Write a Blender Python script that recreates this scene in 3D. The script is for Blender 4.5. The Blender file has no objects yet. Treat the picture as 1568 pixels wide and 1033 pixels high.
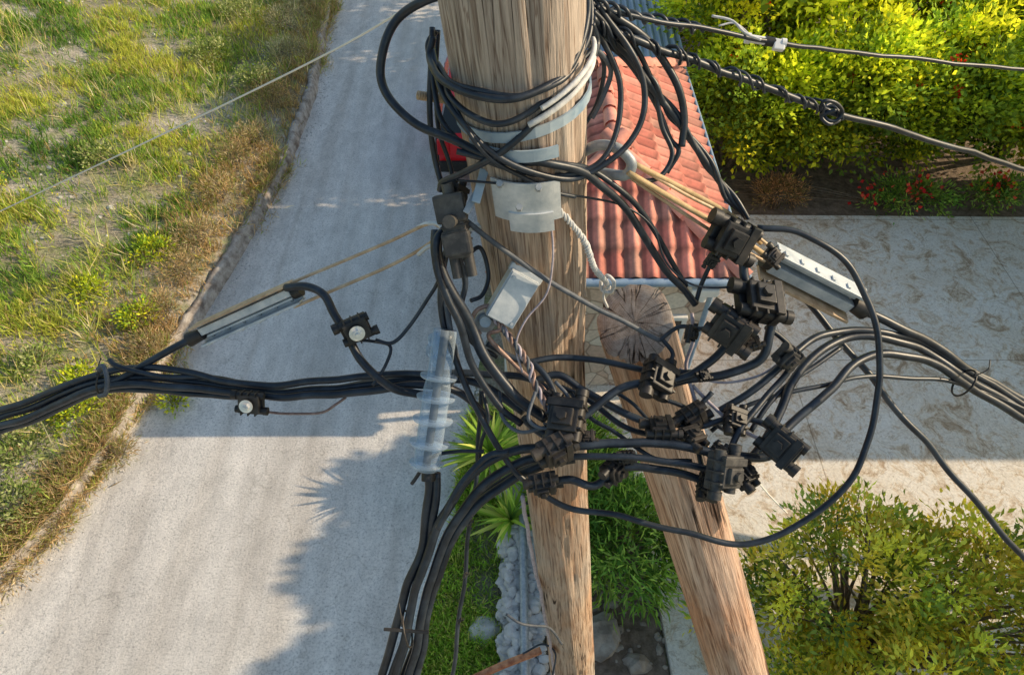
import bpy, bmesh, math, random
import numpy as np
from mathutils import Vector, Matrix, noise as mnoise
random.seed(7); rng=np.random.default_rng(7)
S=bpy.context.scene
COL=S.collection
# ---------------------------------------------------------------- camera
PITCH=math.radians(50); F=1060.0; CAM=Vector((0,0,8))
cam=bpy.data.cameras.new("camera"); co=bpy.data.objects.new("camera",cam); COL.objects.link(co)
co.location=CAM; co.rotation_euler=(math.radians(40),0,0)
cam.sensor_width=36; cam.lens=36*F/1568; cam.clip_start=.02; cam.clip_end=2000
S.camera=co
AR=Vector((1,0,0)); AF=Vector((0,math.cos(PITCH),-math.sin(PITCH))); AU=Vector((0,math.sin(PITCH),math.cos(PITCH)))
# survey helper: bearing measured on the photograph + distance -> world position
def cp(x,y,d): return CAM+d*(AF+(x-784)/F*AR+(516.5-y)/F*AU)
# ---------------------------------------------------------------- world / light
w=bpy.data.worlds.new("World"); S.world=w; w.use_nodes=True
nt=w.node_tree; bg=nt.nodes["Background"]; sk=nt.nodes.new("ShaderNodeTexSky"); sk.sky_type='NISHITA'; sk.sun_disc=False
travel=Vector((-1,-.10,-.53)).normalized()
sk.sun_elevation=math.asin(-travel.z); sk.sun_rotation=math.atan2(-travel.x,-travel.y); sk.air_density=2.0; sk.dust_density=1.8; sk.ozone_density=3.0
nt.links.new(sk.outputs[0],bg.inputs[0]); bg.inputs[1].default_value=.15
sl=bpy.data.lights.new("sun",'SUN'); sl.energy=5; sl.angle=math.radians(.5); sl.color=(1,.80,.54)
so=bpy.data.objects.new("sun",sl); COL.objects.link(so); so.rotation_euler=travel.to_track_quat('-Z','Y').to_euler(); so.location=(20,0,20)
S.view_settings.view_transform='Standard'
# ---------------------------------------------------------------- materials
def newmat(name):
    m=bpy.data.materials.new(name); m.use_nodes=True
    return m,m.node_tree,m.node_tree.nodes["Principled BSDF"]
def N(nt,t,**k):
    n=nt.nodes.new(t)
    for a,b in k.items(): setattr(n,a,b)
    return n
def ramp(nt,fac,stops):
    r=nt.nodes.new("ShaderNodeValToRGB"); e=r.color_ramp.elements
    while len(e)<len(stops): e.new(.5)
    for i,(p,c) in enumerate(stops):
        e[i].position=p; e[i].color=(*c,1) if len(c)==3 else c
    nt.links.new(fac,r.inputs[0]); return r.outputs[0]
def noise(nt,scale,detail=5,rough=.6,stretch=(1,1,1),coord='Object',dist=0):
    tc=nt.nodes.new("ShaderNodeTexCoord"); mp=nt.nodes.new("ShaderNodeMapping"); mp.inputs['Scale'].default_value=stretch
    nt.links.new(tc.outputs[coord],mp.inputs[0])
    n=nt.nodes.new("ShaderNodeTexNoise"); n.inputs['Scale'].default_value=scale; n.inputs['Detail'].default_value=detail
    n.inputs['Roughness'].default_value=rough; n.inputs['Distortion'].default_value=dist
    nt.links.new(mp.outputs[0],n.inputs[0]); return n.outputs[0]
def mix(nt,fac,a,b,mode='MIX'):
    m=nt.nodes.new("ShaderNodeMix"); m.data_type='RGBA'; m.blend_type=mode
    for s,v in ((m.inputs[0],fac),(m.inputs[6],a),(m.inputs[7],b)):
        if isinstance(v,(int,float)): s.default_value=v
        elif isinstance(v,tuple): s.default_value=(*v,1)
        else: nt.links.new(v,s)
    return m.outputs[2]
def bump(nt,b,h,strength=.4,dist=.01):
    n=nt.nodes.new("ShaderNodeBump"); n.inputs['Strength'].default_value=strength; n.inputs['Distance'].default_value=dist
    nt.links.new(h,n.inputs['Height']); nt.links.new(n.outputs[0],b.inputs['Normal'])
def simple(name,c1,c2,scale=8,rough=.6,metal=0,bs=.3,bd=.003,lo=.35,hi=.65,detail=5,stretch=(1,1,1)):
    m,nt,b=newmat(name); n=noise(nt,scale,detail,.65,stretch)
    nt.links.new(ramp(nt,n,[(lo,c1),(hi,c2)]),b.inputs['Base Color'])
    b.inputs['Roughness'].default_value=rough; b.inputs['Metallic'].default_value=metal
    if bs: bump(nt,b,n,bs,bd)
    return m
def m_cable(name,c1,c2,rough=.42,dust=(.07,.075,.085)):
    m,nt,b=newmat(name)
    n=noise(nt,35,5,.7); n2=noise(nt,9,3,.5)
    c=ramp(nt,n,[(.45,c1),(.75,c2)]); c=mix(nt,ramp(nt,n2,[(.52,(0,0,0)),(.7,(.6,.6,.6))]),c,dust)
    nt.links.new(c,b.inputs['Base Color']); b.inputs['Roughness'].default_value=rough
    bump(nt,b,n,.25,.002); return m
CABLE=m_cable("black_cable_sheath",(.009,.015,.027),(.028,.042,.064),.40,(.05,.066,.09))
CONN=m_cable("black_connector_plastic",(.012,.012,.014),(.05,.045,.042),.5,(.10,.08,.065))
CONNG=m_cable("dusty_connector_plastic",(.035,.035,.038),(.11,.105,.10),.55,(.17,.15,.12))
GREYC=m_cable("weathered_grey_cable",(.06,.075,.10),(.15,.16,.18),.6,(.15,.16,.17))
GALV=simple("galvanised_steel",(.38,.44,.50),(.66,.69,.72),22,.45,.15,.4,.003,.32,.68)
GALVD=simple("dull_galvanised_steel",(.25,.29,.33),(.45,.47,.49),30,.5,.3)
TAN=simple("weathered_tan_metal",(.42,.28,.17),(.66,.50,.34),30,.55,.1)
ROPE=simple("white_rope",(.5,.52,.55),(.75,.74,.72),60,.8,0,.5,.003)
BLUEP=simple("pale_blue_plastic",(.22,.33,.45),(.45,.53,.60),12,.5)
COPPER=simple("brown_copper_wire",(.16,.09,.07),(.38,.26,.22),40,.5,.2)
LILAC=simple("lilac_grey_wire",(.3,.26,.31),(.5,.45,.5),40,.5)
RUST=simple("rusty_steel",(.3,.10,.05),(.6,.28,.15),20,.8)
ALU=simple("bare_wire",(.78,.74,.66),(.85,.82,.75),20,.5,.0)
BOLT=simple("silver_bolt",(.6,.6,.6),(.8,.8,.8),30,.3,.6,0)
CLEAR,nt_,b_=newmat("clear_plastic")
b_.inputs['Base Color'].default_value=(.55,.68,.82,1); b_.inputs['Roughness'].default_value=.3
tr=N(nt_,"ShaderNodeBsdfTransparent"); tr.inputs[0].default_value=(.84,.91,.98,1); ms=N(nt_,"ShaderNodeMixShader")
lw=N(nt_,"ShaderNodeLayerWeight"); lw.inputs[0].default_value=.3
mr=N(nt_,"ShaderNodeMapRange"); nt_.links.new(lw.outputs[1],mr.inputs[0]); mr.inputs[3].default_value=.13; mr.inputs[4].default_value=.62
nt_.links.new(mr.outputs[0],ms.inputs[0]); nt_.links.new(tr.outputs[0],ms.inputs[1]); nt_.links.new(b_.outputs[0],ms.inputs[2])
nt_.links.new(ms.outputs[0],nt_.nodes["Material Output"].inputs[0])
def m_wood(name,tint,greyamt):
    m,nt,b=newmat(name)
    g=noise(nt,24,8,.72,(1,1,.055),dist=.8); big=noise(nt,1.9,5,.6,(1.8,1.8,.6)); fine=noise(nt,110,4,.65,(1,1,.035)); blot=noise(nt,5,6,.7,(1,1,.3),dist=.6)
    c=ramp(nt,g,[(.3,(.27,.17,.115)),(.43,(.50,.35,.25)),(.56,(.63,.48,.36)),(.75,(.75,.63,.51))])
    c=mix(nt,ramp(nt,blot,[(.48,(0,0,0)),(.64,(.6,.6,.6))]),c,(.50,.26,.14))
    c=mix(nt,ramp(nt,big,[(.36,(0,0,0)),(.58,(greyamt,greyamt,greyamt))]),c,(.49,.46,.43))
    c=mix(nt,.85,c,ramp(nt,fine,[(.3,(.36,.32,.30)),(.55,(1,1,1)),(.75,(1.15,1.12,1.1))]),'MULTIPLY')
    ck=noise(nt,10,4,.55,(1.5,1.5,.03),dist=.5)
    k=ramp(nt,ck,[(.480,(1,1,1)),(.494,(.08,.065,.06)),(.506,(.08,.065,.06)),(.520,(1,1,1))])
    k2=noise(nt,2.6,3,.5); k=mix(nt,ramp(nt,k2,[(.52,(1,1,1)),(.62,(0,0,0))]),k,(1,1,1))
    ck2=noise(nt,28,3,.5,(1.5,1.5,.04),dist=.3); kk=ramp(nt,ck2,[(.48,(1,1,1)),(.5,(.38,.3,.26)),(.52,(1,1,1))])
    c=mix(nt,1.0,c,k,'MULTIPLY'); c=mix(nt,.8,c,kk,'MULTIPLY')
    tc=N(nt,"ShaderNodeTexCoord"); mp=N(nt,"ShaderNodeMapping"); mp.inputs['Scale'].default_value=(4,4,2.0); nt.links.new(tc.outputs['Object'],mp.inputs[0])
    v=N(nt,"ShaderNodeTexVoronoi"); v.inputs['Scale'].default_value=1; nt.links.new(mp.outputs[0],v.inputs[0])
    c=mix(nt,1.0,c,ramp(nt,v.outputs[0],[(.04,(.3,.17,.12)),(.09,(.75,.58,.46)),(.19,(1,1,1))]),'MULTIPLY')
    c=mix(nt,1.0,c,tint,'MULTIPLY')
    nt.links.new(c,b.inputs['Base Color']); b.inputs['Roughness'].default_value=.85; b.inputs['Specular IOR Level'].default_value=.2
    h=mix(nt,1.0,mix(nt,.6,g,fine,'MIX'),k,'MULTIPLY'); bump(nt,b,h,1.0,.012); return m
WOOD=m_wood("weathered_pole_wood",(1.0,.95,.91),.85); WOOD2=m_wood("reddish_pole_wood",(1.04,.93,.88),.6)
# end grain: growth rings plus a few radial drying cracks
ENDG,nt_,b_=newmat("cut_end_grain")
tc=N(nt_,"ShaderNodeTexCoord"); sp=N(nt_,"ShaderNodeSeparateXYZ"); nt_.links.new(tc.outputs['Object'],sp.inputs[0])
cx=N(nt_,"ShaderNodeCombineXYZ"); nt_.links.new(sp.outputs[0],cx.inputs[0]); nt_.links.new(sp.outputs[1],cx.inputs[1])
l2=N(nt_,"ShaderNodeVectorMath",operation='LENGTH'); nt_.links.new(cx.outputs[0],l2.inputs[0])
nrm=N(nt_,"ShaderNodeVectorMath",operation='NORMALIZE'); nt_.links.new(cx.outputs[0],nrm.inputs[0])
rz=N(nt_,"ShaderNodeMath",operation='MULTIPLY'); nt_.links.new(l2.outputs['Value'],rz.inputs[0]); rz.inputs[1].default_value=5
cz=N(nt_,"ShaderNodeCombineXYZ"); nt_.links.new(rz.outputs[0],cz.inputs[2]); sc=N(nt_,"ShaderNodeVectorMath",operation='MULTIPLY_ADD'); nt_.links.new(nrm.outputs[0],sc.inputs[0]); sc.inputs[1].default_value=(2.6,2.6,0); nt_.links.new(cz.outputs[0],sc.inputs[2])
nn=N(nt_,"ShaderNodeTexNoise"); nn.inputs['Scale'].default_value=1.0; nn.inputs['Detail'].default_value=3; nt_.links.new(sc.outputs[0],nn.inputs[0])
rn=N(nt_,"ShaderNodeMath",operation='MULTIPLY'); nt_.links.new(l2.outputs['Value'],rn.inputs[0]); rn.inputs[1].default_value=1100
nz=noise(nt_,10,4); ad=N(nt_,"ShaderNodeMath",operation='MULTIPLY_ADD'); nt_.links.new(nz,ad.inputs[0]); ad.inputs[1].default_value=16; nt_.links.new(rn.outputs[0],ad.inputs[2])
sn=N(nt_,"ShaderNodeMath",operation='SINE'); nt_.links.new(ad.outputs[0],sn.inputs[0])
c=ramp(nt_,sn.outputs[0],[(0,(.30,.24,.205)),(.8,(.38,.315,.27))])
k=ramp(nt_,nn.outputs[0],[(.470,(1,1,1)),(.492,(.10,.08,.07)),(.502,(.10,.08,.07)),(.524,(1,1,1))])
c=mix(nt_,1.0,c,k,'MULTIPLY'); c=mix(nt_,ramp(nt_,noise(nt_,16,6,.7),[(.42,(0,0,0)),(.7,(.8,.8,.8))]),c,(.50,.46,.42))
c=mix(nt_,.6,c,ramp(nt_,noise(nt_,70,4,.7),[(.35,(.55,.52,.5)),(.6,(1.1,1.1,1.1))]),'MULTIPLY')
nt_.links.new(c,b_.inputs['Base Color']); b_.inputs['Roughness'].default_value=.95; b_.inputs['Specular IOR Level'].default_value=.15; bump(nt_,b_,k,.8,.006)

def m_attr(name,rough=.6,transl=.4,var=True):
    m,nt,b=newmat(name); a=N(nt,"ShaderNodeAttribute",attribute_name="Col")
    if var:
        g=N(nt,"ShaderNodeNewGeometry"); rr=ramp(nt,g.outputs['Random Per Island'],[(0,(.58,.6,.6)),(1,(1.35,1.3,1.2))])
        c=mix(nt,1.0,a.outputs[0],rr,'MULTIPLY')
    else: c=mix(nt,.6,a.outputs[0],ramp(nt,noise(nt,9,6,.7),[(.35,(.6,.62,.62)),(.65,(1.2,1.15,1.1))]),'MULTIPLY')
    nt.links.new(c,b.inputs['Base Color']); b.inputs['Roughness'].default_value=rough; b.inputs['Specular IOR Level'].default_value=.3
    if transl:
        d=N(nt,"ShaderNodeBsdfDiffuse"); nt.links.new(c,d.inputs[0])
        t=N(nt,"ShaderNodeBsdfTranslucent"); nt.links.new(mix(nt,1.0,c,(1.5,1.5,.8),'MULTIPLY'),t.inputs[0]); s=N(nt,"ShaderNodeMixShader"); s.inputs[0].default_value=transl
        nt.links.new(d.outputs[0],s.inputs[1]); nt.links.new(t.outputs[0],s.inputs[2]); nt.links.new(s.outputs[0],nt.nodes["Material Output"].inputs[0])
        nt.nodes.remove(b)
    return m
LEAF=m_attr("leaf_foliage"); TILE=m_attr("terracotta_tile",.75,0,False)
BARK=simple("bark",(.09,.065,.045),(.24,.19,.14),20,.9,0,.6,.01)
def m_road():
    m,nt,b=newmat("worn_concrete_road")
    a=noise(nt,.55,5,.6,(1.6,.35,1)); f=noise(nt,38,5,.8); mdm=noise(nt,3.2,6,.7,(1.3,.7,1))
    c=ramp(nt,a,[(.3,(.62,.60,.585)),(.5,(.71,.69,.675)),(.7,(.80,.78,.76))])
    c=mix(nt,.65,c,ramp(nt,mdm,[(.3,(.70,.69,.68)),(.65,(1.12,1.1,1.08))]),'MULTIPLY')
    c=mix(nt,.85,c,ramp(nt,f,[(.34,(.42,.42,.43)),(.47,(.95,.95,.95)),(.68,(1.2,1.19,1.17))]),'MULTIPLY')
    st=noise(nt,.8,4,.55,(3.2,.16,1),dist=.5); c=mix(nt,.5,c,ramp(nt,st,[(.35,(.70,.66,.62)),(.6,(1.06,1.06,1.06))]),'MULTIPLY')
    tc=N(nt,"ShaderNodeTexCoord"); v=N(nt,"ShaderNodeTexVoronoi",feature='DISTANCE_TO_EDGE'); v.inputs['Scale'].default_value=.45
    nzz=N(nt,"ShaderNodeTexNoise"); nzz.inputs['Scale'].default_value=2.5; nt.links.new(tc.outputs['Object'],nzz.inputs[0])
    vm=N(nt,"ShaderNodeVectorMath",operation='ADD'); nt.links.new(tc.outputs['Object'],vm.inputs[0]); nt.links.new(nzz.outputs[1],vm.inputs[1]); nt.links.new(vm.outputs[0],v.inputs[0])
    ck=ramp(nt,v.outputs[0],[(0,(.55,.54,.52)),(.006,(1,1,1))]); c=mix(nt,.45,c,ck,'MULTIPLY')
    nt.links.new(c,b.inputs['Base Color']); b.inputs['Roughness'].default_value=.9; bump(nt,b,f,.8,.02); return m
ROAD=m_road()
def m_patio():
    m,nt,b=newmat("stained_concrete_patio")
    a=noise(nt,1.1,6,.65); f=noise(nt,30,5,.7); s=noise(nt,3.2,7,.75,dist=1.2)
    c=ramp(nt,a,[(.3,(.74,.68,.60)),(.5,(.83,.79,.74)),(.72,(.88,.87,.85))])
    c=mix(nt,.9,c,ramp(nt,s,[(.36,(.50,.36,.24)),(.45,(.88,.78,.66)),(.5,(1,.98,.95)),(.7,(1.05,1.05,1.05))]),'MULTIPLY')
    vn=noise(nt,2.2,6,.6,dist=2.5); c=mix(nt,.7,c,ramp(nt,vn,[(.485,(1,1,1)),(.5,(.52,.44,.36)),(.515,(1,1,1))]),'MULTIPLY')
    c=mix(nt,.5,c,ramp(nt,f,[(.35,(.6,.6,.6)),(.6,(1.08,1.08,1.08))]),'MULTIPLY')
    tc=N(nt,"ShaderNodeTexCoord"); br=N(nt,"ShaderNodeTexBrick"); br.offset=0; nt.links.new(tc.outputs['Object'],br.inputs[0]); br.inputs['Scale'].default_value=1
    br.inputs['Mortar Size'].default_value=.008; br.inputs['Brick Width'].default_value=4.0; br.inputs['Row Height'].default_value=3.1
    br.inputs['Color1'].default_value=br.inputs['Color2'].default_value=(1,1,1,1); br.inputs['Mortar'].default_value=(.5,.45,.4,1)
    c=mix(nt,.8,c,br.outputs[0],'MULTIPLY')
    nt.links.new(c,b.inputs['Base Color']); b.inputs['Roughness'].default_value=.8; bump(nt,b,s,.5,.015); return m
PATIO=m_patio()
def m_ground():
    m,nt,b=newmat("dry_soil_and_gravel")
    a=noise(nt,.7,5,.6); f=noise(nt,22,6,.75); g=noise(nt,3,5,.65)
    c=ramp(nt,a,[(.3,(.28,.24,.15)),(.5,(.38,.34,.27)),(.7,(.52,.49,.46))])
    c=mix(nt,ramp(nt,g,[(.46,(0,0,0)),(.64,(.85,.85,.85))]),c,(.22,.28,.09))
    c=mix(nt,.9,c,ramp(nt,f,[(.35,(.40,.40,.40)),(.62,(1.3,1.27,1.24))]),'MULTIPLY')
    nt.links.new(c,b.inputs['Base Color']); b.inputs['Roughness'].default_value=.95; bump(nt,b,f,.9,.04); return m
GROUND=m_ground()
SOIL=simple("dark_garden_soil",(.11,.08,.055),(.27,.20,.15),9,.95,0,.9,.03)
WALLC=simple("old_concrete_wall",(.16,.13,.11),(.48,.44,.40),7,.9,0,1.0,.04,.34,.62,8)
STONE=simple("pale_limestone",(.38,.37,.36),(.60,.58,.56),6,.9,0,.8,.02)
DSTONE=simple("brown_rock",(.2,.16,.13),(.42,.36,.3),6,.9,0,.8,.02)
PLASTER=simple("cream_plaster",(.6,.54,.45),(.7,.65,.56),3,.9,0,.3,.01)
GUTTER=simple("blue_grey_gutter",(.2,.3,.45),(.3,.4,.52),10,.5)
WHITE=simple("white_paint",(.74,.74,.74),(.82,.82,.82),10,.5,0,0)
CORR=simple("blue_grey_metal_roof",(.35,.42,.52),(.5,.56,.63),3,.45,.2,.2)
RED=simple("red_car_paint",(.6,.012,.02),(.65,.015,.025),3,.25,.1,0)
GLASS=simple("dark_glass",(.015,.018,.02),(.02,.025,.03),3,.08,0,0)
RUBBER=simple("tyre_rubber",(.015,.015,.015),(.03,.03,.03),20,.8,0,0)
def m_cladding():
    m,nt,b=newmat("stone_cladding"); tc=N(nt,"ShaderNodeTexCoord"); v=N(nt,"ShaderNodeTexVoronoi",feature='DISTANCE_TO_EDGE'); v.inputs['Scale'].default_value=4.5
    v2=N(nt,"ShaderNodeTexVoronoi"); v2.inputs['Scale'].default_value=4.5
    nt.links.new(tc.outputs['Object'],v.inputs[0]); nt.links.new(tc.outputs['Object'],v2.inputs[0])
    c=ramp(nt,v2.outputs[1],[(.2,(.58,.42,.34)),(.5,(.68,.56,.47)),(.8,(.74,.68,.62))])
    k=ramp(nt,v.outputs[0],[(.02,(.6,.58,.57)),(.06,(1,1,1))]); c=mix(nt,1.0,c,k,'MULTIPLY')
    c=mix(nt,.6,c,ramp(nt,noise(nt,20,5),[(.35,(.7,.7,.7)),(.65,(1.1,1.1,1.1))]),'MULTIPLY')
    nt.links.new(c,b.inputs['Base Color']); b.inputs['Roughness'].default_value=.9; bump(nt,b,k,.6,.02); return m
CLAD=m_cladding()
# ---------------------------------------------------------------- mesh builder
def crom(P,n=8,closed=False):
    P=[Vector(p) for p in P]
    if len(P)<3 and not closed: return [P[0].lerp(P[-1],i/ (n)) for i in range(n+1)]
    out=[]; L=len(P); segs=L if closed else L-1
    for i in range(segs):
        if closed: a,b,c,d=P[(i-1)%L],P[i],P[(i+1)%L],P[(i+2)%L]
        else: a=P[i-1] if i else P[0]*2-P[1]; b=P[i]; c=P[i+1]; d=P[i+2] if i+2<L else P[-1]*2-P[-2]
        for k in range(n):
            t=k/n; out.append(.5*((2*b)+(c-a)*t+(2*a-5*b+4*c-d)*t*t+(-a+3*b-3*c+d)*t**3))
    if not closed: out.append(P[-1])
    return out
def frames(Q):
    fr=[]; t0=(Q[1]-Q[0]).normalized(); u=t0.orthogonal().normalized()
    for i,q in enumerate(Q):
        t=(Q[min(i+1,len(Q)-1)]-Q[max(i-1,0)])
        t=t.normalized() if t.length>1e-9 else t0
        u=(u-t*u.dot(t)); u=u.normalized() if u.length>1e-6 else t.orthogonal().normalized()
        fr.append((t,u,t.cross(u))); t0=t
    return fr
class B:
    def __init__(s): s.v=[];s.f=[];s.m=[];s.s=[]
    def add(s,V,Fc,mi=0,sm=True):
        o=len(s.v); s.v+=[tuple(v) for v in V]
        for f in Fc: s.f.append([o+i for i in f]); s.m.append(mi); s.s.append(sm)
    def tube(s,P,r,mi=0,seg=10,n=8,raw=False,flat=None):
        Q=P if raw else crom(P,n); fr=frames(Q); V=[];Fc=[]
        for i,(q,(t,u,w_)) in enumerate(zip(Q,fr)):
            rr=r[i] if isinstance(r,list) else r
            for k in range(seg):
                a=2*math.pi*k/seg; V.append(q+u*math.cos(a)*rr+w_*math.sin(a)*rr*(flat or 1))
        for i in range(len(Q)-1):
            for k in range(seg):
                a=i*seg+k; b=i*seg+(k+1)%seg; Fc.append((a,b,b+seg,a+seg))
        Fc.append(tuple(range(seg-1,-1,-1))); Fc.append(tuple((len(Q)-1)*seg+k for k in range(seg)))
        s.add(V,Fc,mi); return Q
    def box(s,M,sx,sy,sz,mi=0,bev=None,loc=(0,0,0)):
        bm=bmesh.new(); bmesh.ops.create_cube(bm,size=1); bmesh.ops.scale(bm,vec=(sx,sy,sz),verts=bm.verts)
        bev=min(sx,sy,sz)*.18 if bev is None else bev
        if bev>0: bmesh.ops.bevel(bm,geom=bm.edges[:],offset=bev,segments=2,affect='EDGES',profile=.6)
        T=M@Matrix.Translation(loc); V=[T@v.co for v in bm.verts]; bm.verts.index_update(); Fc=[[v.index for v in f.verts] for f in bm.faces]; bm.free()
        s.add(V,Fc,mi,False)
    def cyl(s,M,r,h,mi=0,seg=16,r2=None,loc=(0,0,0),axis='z',sm=True):
        r2=r if r2 is None else r2; V=[];T=M@Matrix.Translation(loc)
        if axis=='x': T=T@Matrix.Rotation(math.pi/2,4,'Y')
        if axis=='y': T=T@Matrix.Rotation(-math.pi/2,4,'X')
        for z,rr in ((-h/2,r),(h/2,r2)):
            for k in range(seg): a=2*math.pi*k/seg; V.append(T@Vector((rr*math.cos(a),rr*math.sin(a),z)))
        s.add(V,[(k,(k+1)%seg,seg+(k+1)%seg,seg+k) for k in range(seg)],mi,sm and seg>8)
        s.add(V,[tuple(range(seg-1,-1,-1)),tuple(range(seg,2*seg))],mi,False)
    def obj(s,name,mats,parent=None):
        me=bpy.data.meshes.new(name); me.from_pydata(s.v,[],s.f)
        for m in mats: me.materials.append(m)
        me.polygons.foreach_set('material_index',s.m); me.polygons.foreach_set('use_smooth',s.s); me.update()
        o=bpy.data.objects.new(name,me); COL.objects.link(o)
        if parent: o.parent=parent
        return o
def empty(name,loc=(0,0,0)):
    e=bpy.data.objects.new(name,None); COL.objects.link(e); e.empty_display_size=.2; return e
I4=Matrix.Identity(4)
def fr_at(x,y,d,ang=0,tilt=0,roll=0):
    a=math.radians(ang); X=AR*math.cos(a)+AU*math.sin(a); Z=-AF; Y=Z.cross(X)
    M=Matrix((X,Y,Z)).transposed().to_4x4(); M.translation=cp(x,y,d)
    return M@Matrix.Rotation(math.radians(tilt),4,'X')@Matrix.Rotation(math.radians(roll),4,'Y')
def npmesh(name,V,Q,C,mat,parent=None,smooth=False):
    me=bpy.data.meshes.new(name); k=Q.shape[1]
    me.vertices.add(len(V)); me.vertices.foreach_set('co',V.astype(np.float32).ravel())
    me.loops.add(Q.size); me.loops.foreach_set('vertex_index',Q.astype(np.int32).ravel())
    me.polygons.add(len(Q)); me.polygons.foreach_set('loop_start',np.arange(0,Q.size,k,dtype=np.int32)); me.polygons.foreach_set('loop_total',np.full(len(Q),k,dtype=np.int32))
    a=me.color_attributes.new('Col','FLOAT_COLOR','POINT'); a.data.foreach_set('color',np.hstack([C,np.ones((len(C),1))]).astype(np.float32).ravel())
    me.materials.append(mat); me.update(calc_edges=True); me.validate()
    if smooth: me.polygons.foreach_set('use_smooth',[True]*len(Q))
    o=bpy.data.objects.new(name,me); COL.objects.link(o)
    if parent: o.parent=parent
    return o
def unit(a): return a/np.maximum(np.linalg.norm(a,axis=1,keepdims=True),1e-6)
def leaves(name,P,D,L,W,C,parent=None,mat=None):
    n=len(P); D=unit(D); R=rng.normal(size=(n,3)); Sd=unit(np.cross(D,R)); Nn=np.cross(D,Sd)
    L=np.broadcast_to(L,(n,))[:,None]; W=np.broadcast_to(W,(n,))[:,None]
    v0=P; v1=P+D*L*.45+Sd*W*.5+Nn*W*.12; v2=P+D*L-Nn*L*.12; v3=P+D*L*.45-Sd*W*.5+Nn*W*.12
    V=np.stack([v0,v1,v2,v3],1).reshape(-1,3); Q=np.arange(4*n).reshape(n,4); CC=np.repeat(C,4,axis=0)
    return npmesh(name,V,Q,np.clip(CC,0,.9),mat or LEAF,parent)
def pal(n,cols,wts=None):
    cols=np.array(cols); i=rng.choice(len(cols),size=n,p=wts); return cols[i]*rng.uniform(.8,1.2,(n,1))
def crown(blobs,nclump,nper,cs,cols,wts=None):
    vol=np.array([b[3]*b[4]*b[5] for b in blobs])**.66; bi=rng.choice(len(blobs),size=nclump,p=vol/vol.sum()); bl=np.array(blobs)[bi]
    d=unit(rng.normal(size=(nclump,3))); d[:,2]=np.where(d[:,2]<-.35,-d[:,2],d[:,2]); r=rng.uniform(.55,1.08,(nclump,1))
    cc=bl[:,:3]+d*r*bl[:,3:]; cc[:,2]=np.maximum(cc[:,2],.05); ccol=pal(nclump,cols,wts)
    ccol=ccol*np.where(r>.85,1.15,.75)  # crown self-shading put into leaf colour: outer clumps lighter, inner ones darker
    s=cs*rng.uniform(.6,1.3,(nclump,1,1)); off=rng.normal(size=(nclump,nper,3))*s*np.array([1,1,.75])
    P=(cc[:,None,:]+off).reshape(-1,3); D=(off/cs+d[:,None,:]*.9+rng.normal(size=off.shape)*.6+np.array([0,0,.4])).reshape(-1,3)
    C=np.repeat(ccol,nper,axis=0); return P,D,C,cc
def stems(name,base,targets,r0,parent,k=14):
    b=B(); idx=rng.choice(len(targets),size=min(k,len(targets)),replace=False)
    for i in idx:
        t=Vector(targets[i]); s=Vector(base)+Vector((random.uniform(-.08,.08),random.uniform(-.08,.08),0)); m=s.lerp(t,.5)+Vector((random.uniform(-.15,.15),random.uniform(-.15,.15),.15))
        Q=crom([s,m,t],5); b.tube(Q,[r0*(1-.8*j/(len(Q)-1)) for j in range(len(Q))],0,6,raw=True)
    return b.obj(name,[BARK],parent)
# ================================================================ TERRAIN
LE=[(-60,-8.5),(-5,-7.2),(2,-6.15),(2.93,-5.9),(3.56,-5.58),(4.75,-5.25),(5.6,-5.12),(6.93,-4.83),(8.52,-4.53),(10.65,-4.25),(13.4,-4.2),(18,-4.58),(25,-6),(60,-14)]
RE=[(-60,-2.2),(-5,-1.6),(2,-1.0),(3.73,-.68),(5.7,-.5),(10,-.25),(12,.35),(18,.6),(25,-.6),(60,-8)]
def ledge(y): return float(np.interp(y,[a for a,b in LE],[b for a,b in LE]))
def redge(y): return float(np.interp(y,[a for a,b in RE],[b for a,b in RE]))
WH=.2
def bank(u,y):
    if u<=.02: return 0
    if u<.2: return WH*(u-.02)/.18
    return WH+.16*min(u-.2,14)+.10*mnoise.noise(Vector((u*.6,y*.6,3)))*min(1,u)+.05*mnoise.noise(Vector((u*2,y*2,9)))
ys=[-400,-200,-100]+list(np.arange(-60,-4,6.0))+list(np.arange(-4,26,.3))+list(np.arange(26,62,4.0))+[100,200,400]
us=[400,200,100,50,30,22]+list(np.arange(18,.4,-.3))+[.2,.1,.02]
V=[];Fc=[]
xr=[0.0,1,2,3,4,6,8,12,20,50,120,400]
for y in ys:
    e=ledge(y)
    for u in us: V.append((e-u,y,bank(u,y)))
    for x in xr: V.append((e+x+.01,y,0))
nc=len(us)+len(xr)
for j in range(len(ys)-1):
    for i in range(nc-1): a=j*nc+i; Fc.append((a,a+1,a+1+nc,a+nc))
b=B(); b.add(V,Fc); b.obj("ground",[GROUND])
yy=list(np.arange(-60,62,.25)); V=[];Fc=[]
for j,y in enumerate(yy):
    l,r=ledge(y)-.05,redge(y)+.04*math.sin(y*3.1)+.09*mnoise.noise(Vector((y*1.7,0,0)))
    for i in range(9): V.append((l+(r-l)*i/8,y,.006+.02*(1-((i-4)/4)**2)))
for j in range(len(yy)-1):
    for i in range(8): a=j*9+i; Fc.append((a,a+1,a+10,a+9))
b=B(); b.add(V,Fc); b.obj("road",[ROAD])
b=B(); yy=list(np.arange(-20,40,.08)); V=[];Fc=[]
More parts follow.
